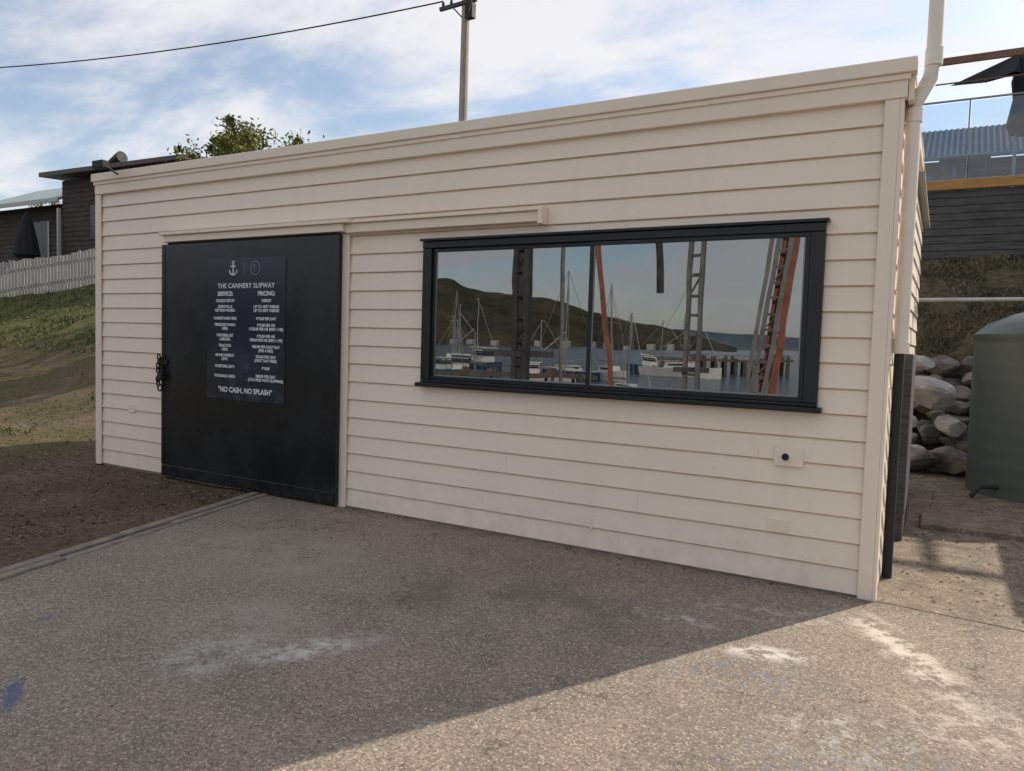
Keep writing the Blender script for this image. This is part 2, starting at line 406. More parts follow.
bx('corner_post_side',CREAM2,shed,.003,X1+.0125,X1+.032,-.042,.075,.0,2.984)
bx('corner_post_far',CREAM2,shed,.003,X0-.02,X0+.06,-.04,-.0255,0,2.984)
bx('corner_post_far_side',CREAM2,shed,.003,X0-.04,X0-.0205,-.04,.07,0,2.984)
bx('footing',KERB,shed,0,X0+.02,X1-.01,-.012,.0,-.05,.0145)
# door
DL,DR=-6.675,-4.275
bx('door_leaf',BLACK,shed,.004,DL,DR,-.090,-.045,.015,2.385)
bx('door_bottom_rail',BLACK,shed,.003,DL,DR,-.098,-.0905,.02,.13)
bx('door_edge_left',BLACK,shed,.003,DL-.005,DL+.045,-.096,-.0905,.135,2.385)
bx('door_edge_right',BLACK,shed,.003,DR-.045,DR+.005,-.096,-.0905,.135,2.385)
bx('door_jamb',CREAM2,shed,.003,-4.30,-4.205,-.043,-.0255,.0,2.395)
bx('door_header',CREAM2,shed,.003,-6.62,-4.22,-.120,-.0255,2.405,2.470)
bx('door_header_cap',CREAM2,shed,.004,-6.66,-4.13,-.150,-.0255,2.472,2.503)
bx('track_board',CREAM2,shed,.004,-4.215,-2.33,-.085,-.0255,2.395,2.470)
bx('track_board_cap',CREAM2,shed,.004,-4.12,-2.33,-.11,-.0255,2.472,2.488)
bx('track_end_bracket',CREAM2,shed,.004,-2.328,-2.29,-.115,-.0255,2.372,2.505)
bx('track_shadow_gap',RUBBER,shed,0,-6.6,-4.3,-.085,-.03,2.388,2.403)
m=MB(); m.box(DL-.03,DL+.10,-.108,-.0965,1.17,1.21); m.box(DL,DL+.04,-.115,-.0965,1.08,1.24); m.obj('hasp',DARKRUST,shed,.003)
m=MB(); m.box(DL,DL+.065,-.155,-.117,1.00,1.07); m.obj('padlock_body',DARKRUST,shed,.008)
m=MB(); cxm=DL+.032; m.tube([(cxm-.022,-.135,1.06)]+[(cxm-.022*math.cos(a),-.135,1.11+.03*math.sin(a)) for a in np.linspace(0,math.pi,9)]+[(cxm+.022,-.135,1.06)],.007,8)
for i in range(8):
    c=Vector((DL-.005+.018*math.sin(i*2),-.125,1.24-.045*i)); a=i%2
    ring=[c+Vector((.022*math.cos(t)*(1-a),.022*math.cos(t)*a,.032*math.sin(t))) for t in np.linspace(0,2*math.pi,13)]
    m.tube(ring,.008,6,False)
m.obj('shackle_and_chain',DARKRUST,shed,0,True)
# window
wn=empty('window',(-1.88,0,1.7)); wn.parent=shed; wn.matrix_parent_inverse=Matrix.Translation(-Vector(shed.location))
def att2(o): o.parent=wn; o.matrix_parent_inverse=Matrix.Translation(-Vector((-1.88,0,1.7)))
def wb(n,mat,b,*a):
    o=bx(n,mat,None,b,*a); att2(o)
wb('frame_top',BLACK2,.004,-3.40,-.355,-.062,.0,2.235,2.288)
wb('frame_drip',BLACK2,.003,-3.415,-.335,-.085,-.01,2.290,2.310)
wb('frame_left',BLACK2,.004,-3.40,-3.315,-.058,.0,1.176,2.233)
wb('frame_right',BLACK2,.004,-.44,-.355,-.058,.0,1.176,2.233)
wb('frame_bottom',BLACK2,.004,-3.40,-.355,-.058,.0,1.153,1.174)
wb('sill',BLACK2,.005,-3.43,-.325,-.095,-.0,1.118,1.151)
for nme,a,b,y in (('left',-3.315,-1.895,-.022),('right',-1.925,-.44,-.040)):
    wb('sash_%s_top'%nme,BLACK2,.002,a,b,y-.012,y+.01,2.205,2.2325)
    wb('sash_%s_bottom'%nme,BLACK2,.002,a,b,y-.012,y+.01,1.177,1.207)
    wb('sash_%s_a'%nme,BLACK2,.002,a,a+.03,y-.0118,y+.0098,1.208,2.204)
    wb('sash_%s_b'%nme,BLACK2,.002,b-.03,b,y-.0118,y+.0098,1.208,2.204)
    mm=MB(); mm.add([(a+.03,y,1.207),(b-.03,y,1.207),(b-.03,y,2.205),(a+.03,y,2.205)],[(0,1,2,3)]); att2(mm.obj('glass_'+nme,GLASS))
    e=.008; mm=MB(); mm.box(a+.0305,b-.0305,y-.005,y-.001,1.2085,1.2085+e); mm.box(b-.0305-e,b-.0305,y-.005,y-.001,1.217,2.203); mm.box(a+.0305,a+.0305+e,y-.005,y-.001,1.217,2.203)
    att2(mm.obj('glazing_bead_'+nme,GALV))
wb('interior_back',BLACK2,0,-3.40,-.36,.3,.32,1.1,2.3)
bx('vent_plate',CREAM2,shed,.004,-.60,-.42,-.036,-.012,.765,.885)
m=MB(); m.tube([(-.525,-.034,.825),(-.525,-.05,.825)],[.030,.030],20); m.obj('vent_rim',CREAM2,shed,0,True)
m=MB(); m.tube([(-.525,-.0505,.825),(-.525,-.053,.825)],[.023,.023],20); m.obj('vent_hole',BLACK2,shed)
for i,(x,z,w) in enumerate(((-.62,.33,.13),(-1.86,.15,.02),(-7.35,.62,.12))):
    bx('patch_%d'%i,CREAM2,shed,.002,x,x+w,-.025,-.004,z,z+.085)
m=MB(); m.beam((-7.45,-.07,3.16),(-7.45,-.25,3.24),.02); m.box(-7.52,-7.34,-.32,-.24,3.18,3.26); m.obj('floodlight',RUBBER,shed,.01)
m=MB()
z=.015+RH*.35
while z<2.95:
    for x in np.arange(X0+.3,X1,.6):
        xx=x+random.uniform(-.01,.01)
        if WX0-.05<xx<WX1+.05 and WZ0-.1<z<WZ1+.1: continue
        if DL-.05<xx<DR+.05 and z<2.5: continue
        m.tube([(xx,-.014,z),(xx,-.0175,z)],.003,6)
    z+=RH
m.obj('nail_heads',LINE,shed)
# sign on door
sg=empty('price_sign',(-5.435,-.10,1.54))
def sa(o): attach(o,sg)
sa(bx('panel',SIGN,None,.001,-5.97,-4.91,-.0955,-.0912,.868,2.212))
SX=.115
def txt(s,x,z,size,mat=INK,al='CENTER',bold=0,sp=1.0):
    c=bpy.data.curves.new('text','FONT'); c.body=s; c.size=size; c.align_x=al; c.align_y='CENTER'; c.offset=bold; c.extrude=.0004; c.space_character=sp; c.space_line=.95
    o=bpy.data.objects.new('text_'+s.split()[0].lower().strip('&$:,"'),c); o.rotation_euler=(math.pi/2,0,0); o.location=(x+SX,-.0968,z); c.materials.append(mat); S.collection.objects.link(o); sa(o)
Zp=lambda y:2.212-(y-259)*.00934
txt('THE CANNERY SLIPWAY',-5.55,Zp(286.5),.064,bold=.0009,sp=1.12)
txt('SERVICE:',-5.83,Zp(294.5),.056,bold=.0015); txt('PRICING:',-5.27,Zp(294.5),.056,bold=.0015)
rows=[(301.5,'CRADLE SETUP:','$380.00'),(309.5,'REMOVAL &\nRETURN WORK:','UP TO 40FT $380.00\nUP TO 60FT $480.00'),(319.5,'HARDSTAND HIRE:','$90.00 PER DAY'),(328,'PRESSURE WASH:\nHIRE:','$90.00 PER HR\n$120.00 PER HR (MIN 1 HR)'),
(339,'WATERBLAST\nLABOUR:','$90.00 PER HR\n$80.00 PER HR (MIN 1 HR)'),(349.5,'TRACTOR\nHIRE:','$80.00 PER HALF DAY\n(PER 4 HRS)'),(359.5,'ENVIRONMENT\nLEVY:','$50.00 PER DAY\n(FIRST DAY FREE)'),(369,'OVERTIME LEVY:','$90.00'),(379,'WORKING SHED:','$80.00 PER DAY\n(TAX FREE WITH SLIPPING)')]
for y,a,b in rows:
    txt(a,-5.83,Zp(y),.038,bold=.001); txt(b,-5.27,Zp(y),.038,bold=.001)
txt('"NO CASH, NO SPLASH"',-5.55,Zp(393),.068,bold=.0016)
m=MB(); y=-.0962; ax=-5.605
m.tube([(ax,y,2.165),(ax,y,2.06)],.006,6); m.tube([(ax-.035,y,2.14),(ax+.035,y,2.14)],.006,6)
m.tube([(ax+.014*math.cos(t),y,2.178+.014*math.sin(t)) for t in np.linspace(0,6.3,11)],.004,6,False)
m.tube([(ax+.055*math.cos(t),y,2.115+.055*math.sin(t)) for t in np.linspace(math.pi*1.05,math.pi*1.95,11)],[.003]+[.007]*9+[.003],6)
m.obj('anchor_emblem',INK,sg)
m=MB(); ax=-5.305; m.tube([(ax+.06*math.cos(t),y,2.12+.062*math.sin(t)) for t in np.linspace(0,6.284,25)],.004,6,False)
m.tube([(ax-.03,y,2.15),(ax,y,2.08),(ax+.03,y,2.15),(ax-.03,y,2.15)],.004,6); m.box(-5.457,-5.453,-.097,-.096,2.06,2.18)
m.obj('crest_emblem',INKG,sg)

# downpipe at corner
dp=empty('downpipe',(.08,.13,0)); px=.078; py=.13
m=MB(); m.tube([(px,py,1.52),(px,py,2.93),(.095,py,3.02),(.15,py,3.13),(.165,py,3.24),(.165,py,4.9)],.042,20); m.obj('pipe',PIPEW,dp,0,True)
m=MB(); m.tube([(px,py,2.88),(px,py,2.96)],.048,20); m.tube([(.165,py,3.20),(.165,py,3.30)],.048,20); m.tube([(px,py,1.5),(px,py,1.57)],.048,20); m.obj('collars',PIPEW,dp,0,True)
m=MB(); m.tube([(.055,.55,.0),(.055,.55,1.62),(.06,.4,1.68),(px,py+.03,1.6)],.032,16); m.tube([(.045,.8,.0),(.045,.8,1.3)],.018,10); m.obj('lower_pipe',RUBBER,dp,0,True)
m=MB(); m.box(.022,.12,1.0,1.6,.35,1.5); m.box(.022,.09,1.7,2.6,0,.9); m.obj('meter_box',TIMD,shed,.01)

# ---------------------------------------------------------------- right side
tk=empty('water_tank',(1.38,5.0,0))
R=.80; prof=[(R*1.0,0),(R*1.0,.05)]
for i in range(0,28):
    zz=.06+i*(1.62/27); prof.append((R+(.003 if i%3 else -.002),zz))
prof+=[(R+.012,1.70),(R+.012,1.74),(R-.01,1.76),(R*.85,1.86),(R*.55,1.97),(R*.3,2.02),(R*.3,2.06),(0,2.07)]
m=MB(); m.lathe((1.38,5.0,0),prof,64); o=m.obj('tank_body',TANKM,tk,0,True)
m=MB(); m.tube([(.9,4.42,.12),(.7,4.3,.12),(.62,4.25,.02)],.025,10); m.obj('outlet_pipe',RUBBER,tk,0,True)
ls=empty('offscreen_shadow_shed',(3.6,4.7,0))  # unseen outbuilding, added off-frame so its shadow falls on the side path
bx('walls',TIMD,ls,.01,2.55,4.8,3.6,5.9,0,2.45); bx('roof',ROOFM,ls,.01,2.45,4.95,3.45,6.05,2.452,2.52); bx('door',TIMP,ls,.01,3.1,3.9,3.57,3.598,0,2.0)
def rock(c,r,store):
    bm=bmesh.new(); bmesh.ops.create_icosphere(bm,subdivisions=3,radius=1)
    o=Vector((random.random()*50,random.random()*50,0)); sc=Vector((random.uniform(.8,1.35),random.uniform(.6,1.0),random.uniform(.45,.85)))
    rot=Matrix.Rotation(random.uniform(-.7,.7),3,Vector((random.uniform(-1,1),random.uniform(-1,1),1)).normalized())
    pl=[(Vector([random.gauss(0,1) for _ in range(3)]).normalized(),random.uniform(.55,.8)) for _ in range(9)]
    for v in bm.verts:
        p=v.co.copy()
        for nn,dd in pl:
            t=p.dot(nn)
            if t>dd: p-=nn*(t-dd)
        p*=1+.10*noise.noise(p*2.5+o)
        v.co=rot@Vector((p.x*sc.x,p.y*sc.y,p.z*sc.z))*r*1.3+Vector(c)
    bm.verts.index_update()
    store.add([v.co[:] for v in bm.verts],[tuple(v.index for v in f.verts) for f in bm.faces]); bm.free()
rp=empty('rock_pile',(.5,6.6,0)); A=MB(); B=MB()
for row in range(8):
    s=row/7; yb=5.95+s*1.15; zb=.06+s*1.25; x=-.9
    while x<2.7:
        r=random.uniform(.07,.17) if row else random.uniform(.12,.2)
        rock((x,yb+random.uniform(-.1,.1),zb+random.uniform(-.05,.07)),r,A if random.random()<.82 else B); x+=r*1.55
rock((.14,6.25,1.0),.24,B); rock((-.02,6.6,1.36),.15,B); rock((.42,6.1,.60),.17,B); rock((.05,5.8,.18),.2,A); rock((.45,5.75,.2),.19,A); rock((.78,5.6,.13),.17,A)
for st,mt,nm in ((A,ROCK,'grey_rocks'),(B,ROCKW,'pale_rocks')):
    st.obj(nm,mt,rp)
pr=empty('pipe_railing',(2,7.8,1.7)); m=MB(); m.tube([(-1.0,7.8,2.30),(6,7.8,2.34)],.032,12)
for x in (-.6,1.9,4.3): m.tube([(x,7.8,1.3),(x,7.8,2.32)],.024,10)
m.obj('rail_pipes',simple('pale_rail_paint',(.55,.52,.48)),pr,0,True)

# deck with glass balustrade
dk=empty('cafe_deck',(2.5,10.8,3))
m=MB(); z=2.9; 
while z<4.28:
    m.box(-.95,7,10.0+random.uniform(0,.008),10.03,z,z+.118); z+=.128
m.obj('slat_wall',TIMD,dk,.003); bx('slat_backing',RUBBER,dk,0,-.9,6.9,10.035,10.06,2.8,4.3)
bx('edge_beam',TIMB,dk,.006,-.98,7.05,9.93,10.02,4.31,4.47); bx('deck_floor',TIMD,dk,0,-.9,7,10.07,14,4.2,4.3)
m=MB(); 
for i in range(6): m.add([(-.85+i*1.3,10.0,4.5),(.41+i*1.3,10.0,4.5),(.41+i*1.3,10.0,5.78),(-.85+i*1.3,10.0,5.78)],[(0,1,2,3)])
m.obj('glass_panels',DECKG,dk)
m=MB(); m.box(-.95,7,9.98,10.02,5.80,5.825); m.box(-.95,7,9.98,10.02,4.475,4.495)
for i in range(7): m.box(-.885+i*1.3,-.86+i*1.3,9.985,10.015,4.496,5.8)
m.obj('balustrade_frame',GALV,dk)
m=MB(); m.beam((-.2,9.2,6.22),(7,9.2,6.22),.05,.11); m.beam((-.1,9.7,6.02),(7,9.7,6.02),.02,.02); m.box(6.9,7.0,9.15,9.25,2.9,6.2); m.obj('pergola_beam',TIMR,dk)
m=MB()
for i in range(4): m.beam((3.0+i*1.6,9.2,6.3),(3.0+i*1.6,14.3,6.7),.05,.1)
for x in (3.5,6.5): m.box(x,x+.09,14.1,14.19,4.3,6.7)
m.obj('pergola_rafters',TIMR,dk)
cf=empty('cafe_building',(3,17,4))
bx('walls',TIMD,cf,.01,-1.2,9,15.2,20,3.6,5.95)
m=MB()
for i in range(90):
    x=-1.5+i*.12
    m.add([(x,14.7,5.92),(x+.06,14.7,5.95),(x+.12,14.7,5.92),(x,16.5,6.98),(x+.06,16.5,7.01),(x+.12,16.5,6.98)],[(0,1,4,3),(1,2,5,4)])
m.obj('roof',BLUEROOF,cf)
m=MB(); 
for i in range(4): m.box(-.9+i*2.2,.9+i*2.2,15.15,15.19,4.4,5.6)
m.obj('windows',DGLASS,cf)
bx('gutter',simple('slate_gutter',(.16,.2,.24)),cf,.01,-1.5,9.3,14.6,14.69,5.86,5.94)
for j,(ux,uy) in enumerate(((1.15,11.0),(3.4,11.6))):
    um=empty('patio_umbrella',(ux,uy,4.3)); m=MB(); m.tube([(ux,uy,4.3),(ux,uy,6.85)],.03,10); m.obj('pole',GALV,um,0,True)
    m=MB()
    m.lathe((ux+.12,uy,4.3),[(.02,2.5),(.16,2.35),(.24,2.0),(.20,1.7),(.28,1.25),(.22,1.1),(.05,1.08)],12)
    for a,(dx,dz,dx2,dz2) in enumerate(((-1.05,6.22,-.5,6.22),(-.6,6.2,-.1,6.35),(.9,6.45,.6,6.3))):
        m.add([(ux,uy,6.80),(ux+dx,uy-.5,dz),(ux+dx2,uy-.45,dz2),(ux+.05,uy-.1,6.42)],[(0,1,2,3)])
    m.obj('canopy',CLOTH,um,0)
for j,(x,y) in enumerate(((.4,11.2),(1.0,12.4),(2.6,11.0))):
    tb=empty('cafe_table',(x,y,4.3)); m=MB(); m.box(x-.4,x+.4,y-.35,y+.35,5.02,5.06)
    for sx in (-.33,.33):
        for sy in (-.28,.28): m.box(x+sx-.02,x+sx+.02,y+sy-.02,y+sy+.02,4.3,5.02)
    m.obj('table_top',TIMD,tb); m=MB(); m.box(x-.75,x-.5,y-.2,y+.2,4.72,4.77); m.box(x-.78,x-.74,y-.2,y+.2,4.72,5.15)
    for sx in (-.74,-.52):
        for sy in (-.18,.18): m.box(x+sx-.015,x+sx+.015,y+sy-.015,y+sy+.015,4.3,4.72)
    m.obj('chair',SEAT,tb)

# ---------------------------------------------------------------- left background
pf=empty('paling_fence',(-24,9.7,3)); m=MB(); rl=MB()
p0=Vector((-33,5.8)); p1=Vector((-13,14.5)); L=(p1-p0).length; d=(p1-p0)/L; i=0; t=0
pts=[]
while t<L:
    q=p0+d*t; z=height(q.x,q.y); h=1.18+random.uniform(-.04,.03); w=.09
    a=q; b=q+d*w
    nrm=Vector((d.y,-d.x))*.018
    vs=[(a.x,a.y,z-.05),(b.x,b.y,z-.05),(b.x,b.y,z+h),(a.x,a.y,z+h)]
    m.add(vs+[(x+nrm.x,y+nrm.y,zz) for x,y,zz in vs],[(3,2,1,0),(4,5,6,7),(0,1,5,4),(1,2,6,5),(2,3,7,6),(3,0,4,7)])
    pts.append((q.x,q.y,z)); t+=.118
m.obj('palings',TIMP,pf)
for a,b in zip(pts[::20],pts[20::20]):
    for hh in (.3,.9): rl.beam((a[0]-.02,a[1]+.05,a[2]+hh),(b[0]-.02,b[1]+.05,b[2]+hh),.05,.07)
rl.obj('rails',TIMP,pf)

hs=empty('timber_house',(-31,15,3.7))
m=MB()
def hwall(x0,x1,y,z0,z1):
    z=z0
    while z<z1:
        m.add([(x0,y-.03,z),(x1,y-.03,z),(x1,y-.005,min(z+.2,z1)),(x0,y-.005,min(z+.2,z1)),(x0,y,z),(x1,y,z)],[(0,1,2,3),(4,5,1,0)]); z+=.2
hwall(-32.6,-24.5,13.5,3.4,7.75); m.box(-32.6,-24.5,13.5,19,3.4,7.75)
hwall(-40,-32.6,14.2,3.4,7.0); m.box(-40,-32.61,14.2,18,3.4,7.0)
m.obj('walls',TIMD2,hs)
m=MB(); m.add([(-33.3,12.9,7.86),(-23.9,12.9,7.76),(-23.9,19.5,8.1),(-33.3,19.5,8.2),(-33.3,12.9,8.04),(-23.9,12.9,7.92),(-23.9,19.5,8.3),(-33.3,19.5,8.4)],[(0,3,2,1),(4,5,6,7),(0,1,5,4),(1,2,6,5),(2,3,7,6),(3,0,4,7)]); m.obj('main_roof',simple('dark_trim',(.11,.075,.065),.6),hs)
m=MB(); m.add([(-41,13.4,6.95),(-32.7,13.4,6.95),(-32.7,17,8.5),(-41,17,8.5),(-41,13.4,7.05),(-32.7,13.4,7.05),(-32.7,17,8.6),(-41,17,8.6)],[(0,3,2,1),(4,5,6,7),(0,1,5,4),(1,2,6,5),(2,3,7,6),(3,0,4,7)])
o=m.obj('wing_roof',GREENROOF,hs)
m=MB(); m.box(-41,-32.7,13.33,13.39,6.88,7.06); m.box(-32.7,-32.58,13.3,13.42,3.5,6.6); m.box(-36.9,-36.8,14.12,14.16,4.2,6.3); m.box(-34.9,-34.8,14.12,14.16,4.2,6.3); m.obj('gutter_and_posts',simple('grey_trim',(.5,.5,.47)),hs)
m=MB(); m.box(-36.8,-34.9,14.13,14.17,4.2,6.3); m.box(-30.5,-29.2,13.44,13.47,5.2,6.6); m.obj('windows',simple('curtained_glass',(.03,.03,.035),.3),hs)
m=MB(); m.tube([(-28.7,13.4,7.9),(-28.7,13.4,8.2)],.12,12); m.tube([(-29.05,13.4,8.12),(-28.3,13.4,8.34)],[.15,.24],14); m.obj('roof_cowl',RUBBER,hs,0,True)
um=empty('patio_umbrella',(-32.9,12.2,4)); ux=-32.9; m=MB(); m.tube([(ux,12.2,3.6),(ux,12.2,6.1)],.05,8); m.obj('pole',GALV,um)
m=MB(); m.lathe((ux,12.2,3.3),[(.03,3.0),(.22,2.6),(.38,1.9),(.5,1.2),(.3,1.0),(.05,1.0)],10); m.obj('canopy',CLOTH,um)

def tree(name,base,top,cr,n,leafsize,seed,trunkr=.14,flat=.8):
    rn=random.Random(seed); e=empty(name,base); W=MB(); Lf=MB(); B0=Vector(base); C=Vector(top)
    W.tube([B0-Vector((0,0,.3)),B0.lerp(C,.35)+Vector((.1,.05,0)),B0.lerp(C,.75),C],[trunkr*1.2,trunkr,trunkr*.7,trunkr*.3],9)
    tips=[]
    for i in range(38):
        th=rn.uniform(0,6.28); ph=rn.uniform(-.35,1.45)
        dv=Vector((math.cos(th)*math.cos(ph),math.sin(th)*math.cos(ph),math.sin(ph)*flat))*cr*rn.uniform(.65,1.08)
        st=B0.lerp(C,rn.uniform(.45,.98)); en=C+dv; mid=st.lerp(en,.5)+Vector((0,0,-.12*cr))+Vector([rn.gauss(0,.08*cr) for _ in range(3)])
        W.tube([st,mid,en],[trunkr*.35,trunkr*.2,.01],6); tips+= [(mid,.22*cr),(mid.lerp(en,.5),.22*cr),(en,.17*cr),(en,.12*cr)]
        if rn.random()<.5:
            e2=en+dv.normalized()*cr*rn.uniform(.05,.16); W.tube([en,e2],[.012,.005],4); tips.append((e2,.05*cr))
    for i in range(n):
        c,r=tips[rn.randrange(len(tips))]; p=c+Vector([rn.gauss(0,r*.5) for _ in range(3)])
        u=Vector([rn.gauss(0,1) for _ in range(3)]).normalized(); v=u.cross(Vector([rn.gauss(0,1) for _ in range(3)])).normalized(); s=leafsize*rn.uniform(.6,1.3)
        Lf.add([p-u*s,p+v*s*.45,p+u*s,p-v*s*.45],[(0,1,2,3)])
    W.obj('trunk_and_limbs',BARK,e); Lf.obj('foliage',LEAF,e)
tree('tree',(-15.7,9.0,height(-15.7,9)),(-15.7,9.0,5.35),2.25,15000,.06,3,flat=.60)
tree('tree',(-44,20,4),(-44,20,7.4),2.2,5000,.11,5,flat=.55)
tree('tree',(-21,17,4),(-21,17,5.6),1.6,4000,.09,8)
tree('tree',(-12.0,9.3,height(-12,9.3)),(-12.0,9.3,4.5),1.75,9000,.085,12,flat=.7)  # hidden tree added behind the shed, shades a band of the left yard

pp=empty('power_pole',(-12.9,14.5,3.4))
m=MB(); m.tube([(-12.9,14.5,3.0),(-12.9,14.5,13.6)],[.16,.115],14); m.obj('pole',POLEM,pp,0,True)
m=MB(); m.beam((-13.75,14.35,11.62),(-12.45,14.4,11.7),.09,.11); m.beam((-13.9,14.35,12.9),(-11.9,14.4,12.9),.1,.12); m.beam((-13.3,14.36,11.62),(-12.9,14.4,11.2),.03,.04); m.obj('crossarms',TIMD,pp,.004)
m=MB()
for x,z in ((-13.65,11.69),(-13.35,11.7),(-12.65,11.76),(-13.8,12.97),(-12.0,12.97),(-13.5,12.97)):
    m.lathe((x,14.38,z),[(.02,0),(.055,.02),(.03,.05),(.055,.07),(.03,.1),(.045,.13),(0,.15)],10)
m.box(-12.76,-12.5,14.25,14.45,11.15,11.6)
m.obj('insulators',RUBBER,pp,0,True)
m=MB(); m.tube([(-12.77,14.36,3),(-12.77,14.38,11.2)],.022,8); m.tube([(-12.7,14.3,11.1),(-12.45,14.2,11.7),(-12.6,14.3,12.0),(-12.65,14.38,11.85)],.015,6); m.obj('conduit',GALV,pp)
m=MB(); P=[]
for u in np.linspace(0,40,60):
    X=-13.65-u; P.append((X,14.38+.1667*(X+13.65),11.86-.0643*u+.00307*u*u+ .0))
m.tube(P,.022,6); m.obj('power_line',RUBBER)
e=P[-1]; pq=empty('power_pole',(e[0],e[1],2)); m=MB(); m.tube([(e[0],e[1]+.15,2),(e[0],e[1]+.15,15)],[.16,.12],12); m.beam((e[0],e[1]-.9,e[2]-.08),(e[0],e[1]+1,e[2]-.08),.1); m.obj('pole',POLEM,pq)

# ---------------------------------------------------------------- harbour behind the viewer
m=MB(); m.add([(-6000,-6000,-1.6),(6000,-6000,-1.6),(6000,-13.2,-1.6),(-6000,-13.2,-1.6)],[(0,1,2,3)]); m.obj('water',WATER)
bx('seawall',KERB,None,0,-80,60,-13.5,-13.2,-3.2,-.02)
def lattice(m,p,q,w,dirv,step=.35,th=.06,rung=.55):
    p=Vector(p);q=Vector(q);u=Vector(dirv).normalized()*w/2
    for s in (-1,1): m.beam(p+u*s,q+u*s,th,th*1.6)
    L=(q-p).length; n=int(L/step)
    for i in range(n+1):
        a=p.lerp(q,i/n); m.beam(a-u,a+u,th*rung,th*.8)
        if i<n and i%3==0: m.beam(a-u,p.lerp(q,(i+1)/n)+u,th*.4)
gy=empty('slipway_gantry',(-6,-10.5,0)); m=MB(); dv=(.93,.37,0)
lattice(m,(-7.98,-9.82,0),(-8.0,-9.8,6.2),.38,dv,.5,.12); m.beam((-8.12,-9.95,0),(-8.1,-9.95,6.2),.2,.16)
m.beam((-10,-9.2,6.2),(-1,-12.3,6.2),.2,.3); m.beam((-5.0,-11.6,1.0),(-4.3,-11.9,1.0),.1,.12)
m.beam((-5.35,-11.5,2.7),(-5.45,-11.3,6.2),.09,.14); m.beam((-8.6,-9.7,1.25),(-7.3,-10.1,1.25),.1,.14); m.obj('dark_uprights',STEEL,gy)
m=MB(); lattice(m,(-4.64,-11.74,0),(-4.6,-11.7,6.2),.34,dv,.42,.085,.8); lattice(m,(-2.98,-10.5,0),(-2.45,-10.6,4.4),.26,(.98,.2,0),.3,.06); m.beam((-7.32,-10.6,0),(-7.42,-10.5,6.2),.07); m.beam((-3.15,-10.2,0.0),(-2.45,-10.4,6.2),.06,.08); m.obj('grey_uprights',STEEL2,gy)
m=MB(); lattice(m,(-2.82,-10.65,0),(-2.18,-10.75,6.4),.22,(.98,.2,0),.45,.085); m.beam((-6.75,-12.35,0),(-7.45,-12.1,6.2),.17,.12); m.obj('red_uprights',RUST,gy)

def hull(m,L,B,H,org,ang,zt=0):
    ca,sa=math.cos(ang),math.sin(ang)
    T=lambda x,y,z:(org[0]+x*ca-y*sa,org[1]+x*sa+y*ca,org[2]+z)
    N=14; vs=[]
    for i in range(N+1):
        s=i/N; x=(s-.5)*L; b=B/2*(.8+.2*min(1,s/.35))*(1-max(0,(s-.4)/.6)**2.3); b=max(b,.02)
        top=H*(.85+.4*max(0,s-.2)**1.6); vs+=[T(x,-b,top),T(x+.0,-b*.75,0.0),T(x,0,-.4),T(x,b*.75,0),T(x,b,top)]
    fs=[]
    for i in range(N):
        for j in range(4): fs.append((i*5+j,(i+1)*5+j,(i+1)*5+j+1,i*5+j+1))
        fs.append((i*5+4,(i+1)*5+4,(i+1)*5,i*5))
    fs.append((0,1,2,3,4)); m.add(vs,fs); return T
def tb(m,T,x0,x1,y0,y1,z0,z1,taper=0):
    m.add([T(x,y,z) for (x,y,z) in ((x0,y0,z0),(x1,y0,z0),(x1,y1,z0),(x0,y1,z0),(x0+taper,y0,z1),(x1-taper,y0,z1),(x1-taper,y1,z1),(x0+taper,y1,z1))],
      [(0,3,2,1),(4,5,6,7),(0,1,5,4),(1,2,6,5),(2,3,7,6),(3,0,4,7)])
def boat(kind,x,y,L,ang,hm,mastH):
    e=empty(kind,(x,y,-1.6)); m=MB(); T=hull(m,L,L*.3,L*.115,(x,y,-1.6),ang); m.obj('hull',hm,e)
    c=MB(); w=MB(); r=MB(); H=L*.115
    if kind=='sailing_yacht':
        tb(c,T,-L*.18,L*.18,-L*.08,L*.08,H*.9,H*1.5,L*.04); tb(w,T,-L*.12,L*.12,-L*.082,L*.082,H*1.15,H*1.35,.0)
        r.tube([T(.05*L,0,H),T(.05*L,0,mastH)],[.09,.06],8); r.tube([T(.05*L,0,H*2),T(-.35*L,0,H*2.1)],.08,8)
        for q in (T(L*.48,0,H*1.1),T(-L*.48,0,H),T(.05*L,L*.14,H),T(.05*L,-L*.14,H)): r.tube([T(.05*L,0,mastH),q],.02,4)
        r.beam(T(.05*L,-L*.08,mastH*.6),T(.05*L,L*.08,mastH*.6),.05)
    else:
        tb(c,T,.05*L,.26*L,-L*.09,L*.09,H,H+L*.15,.02*L); tb(w,T,.07*L,.262*L,-L*.092,L*.092,H+L*.075,H+L*.12,.012*L); tb(c,T,.03*L,.28*L,-L*.105,L*.105,H+L*.15,H+L*.162)
        tb(w,T,-.3*L,-.12*L,-L*.06,L*.06,H*.9,H+L*.03)
        for mx,h in ((.03*L,mastH),(-.35*L,mastH*.7)):
            r.tube([T(mx,0,H),T(mx,0,h)],[.08,.05],8)
        r.tube([T(0,0,mastH*.5),T(-.33*L,0,mastH*.8)],.06,6)
        for q in (T(L*.48,0,H*1.2),T(-L*.48,0,H)): r.tube([T(0,0,mastH),q],.025,4)
        for sy in (-1,1): r.tube([T(-.48*L,sy*L*.12,H*1.7),T(.3*L,sy*L*.13,H*1.9)],.035,5)
    c.obj('cabin',WHITE,e); w.obj('windows',DGLASS,e); r.obj('rigging',GALV,e)
boat('fishing_boat',-33.5,-45.3,7.5,.9,CYAN,6); boat('fishing_boat',-28.9,-51.0,5.5,2.6,WHITE,5); boat('fishing_boat',-42,-61,9,.4,NAVY,7.5)
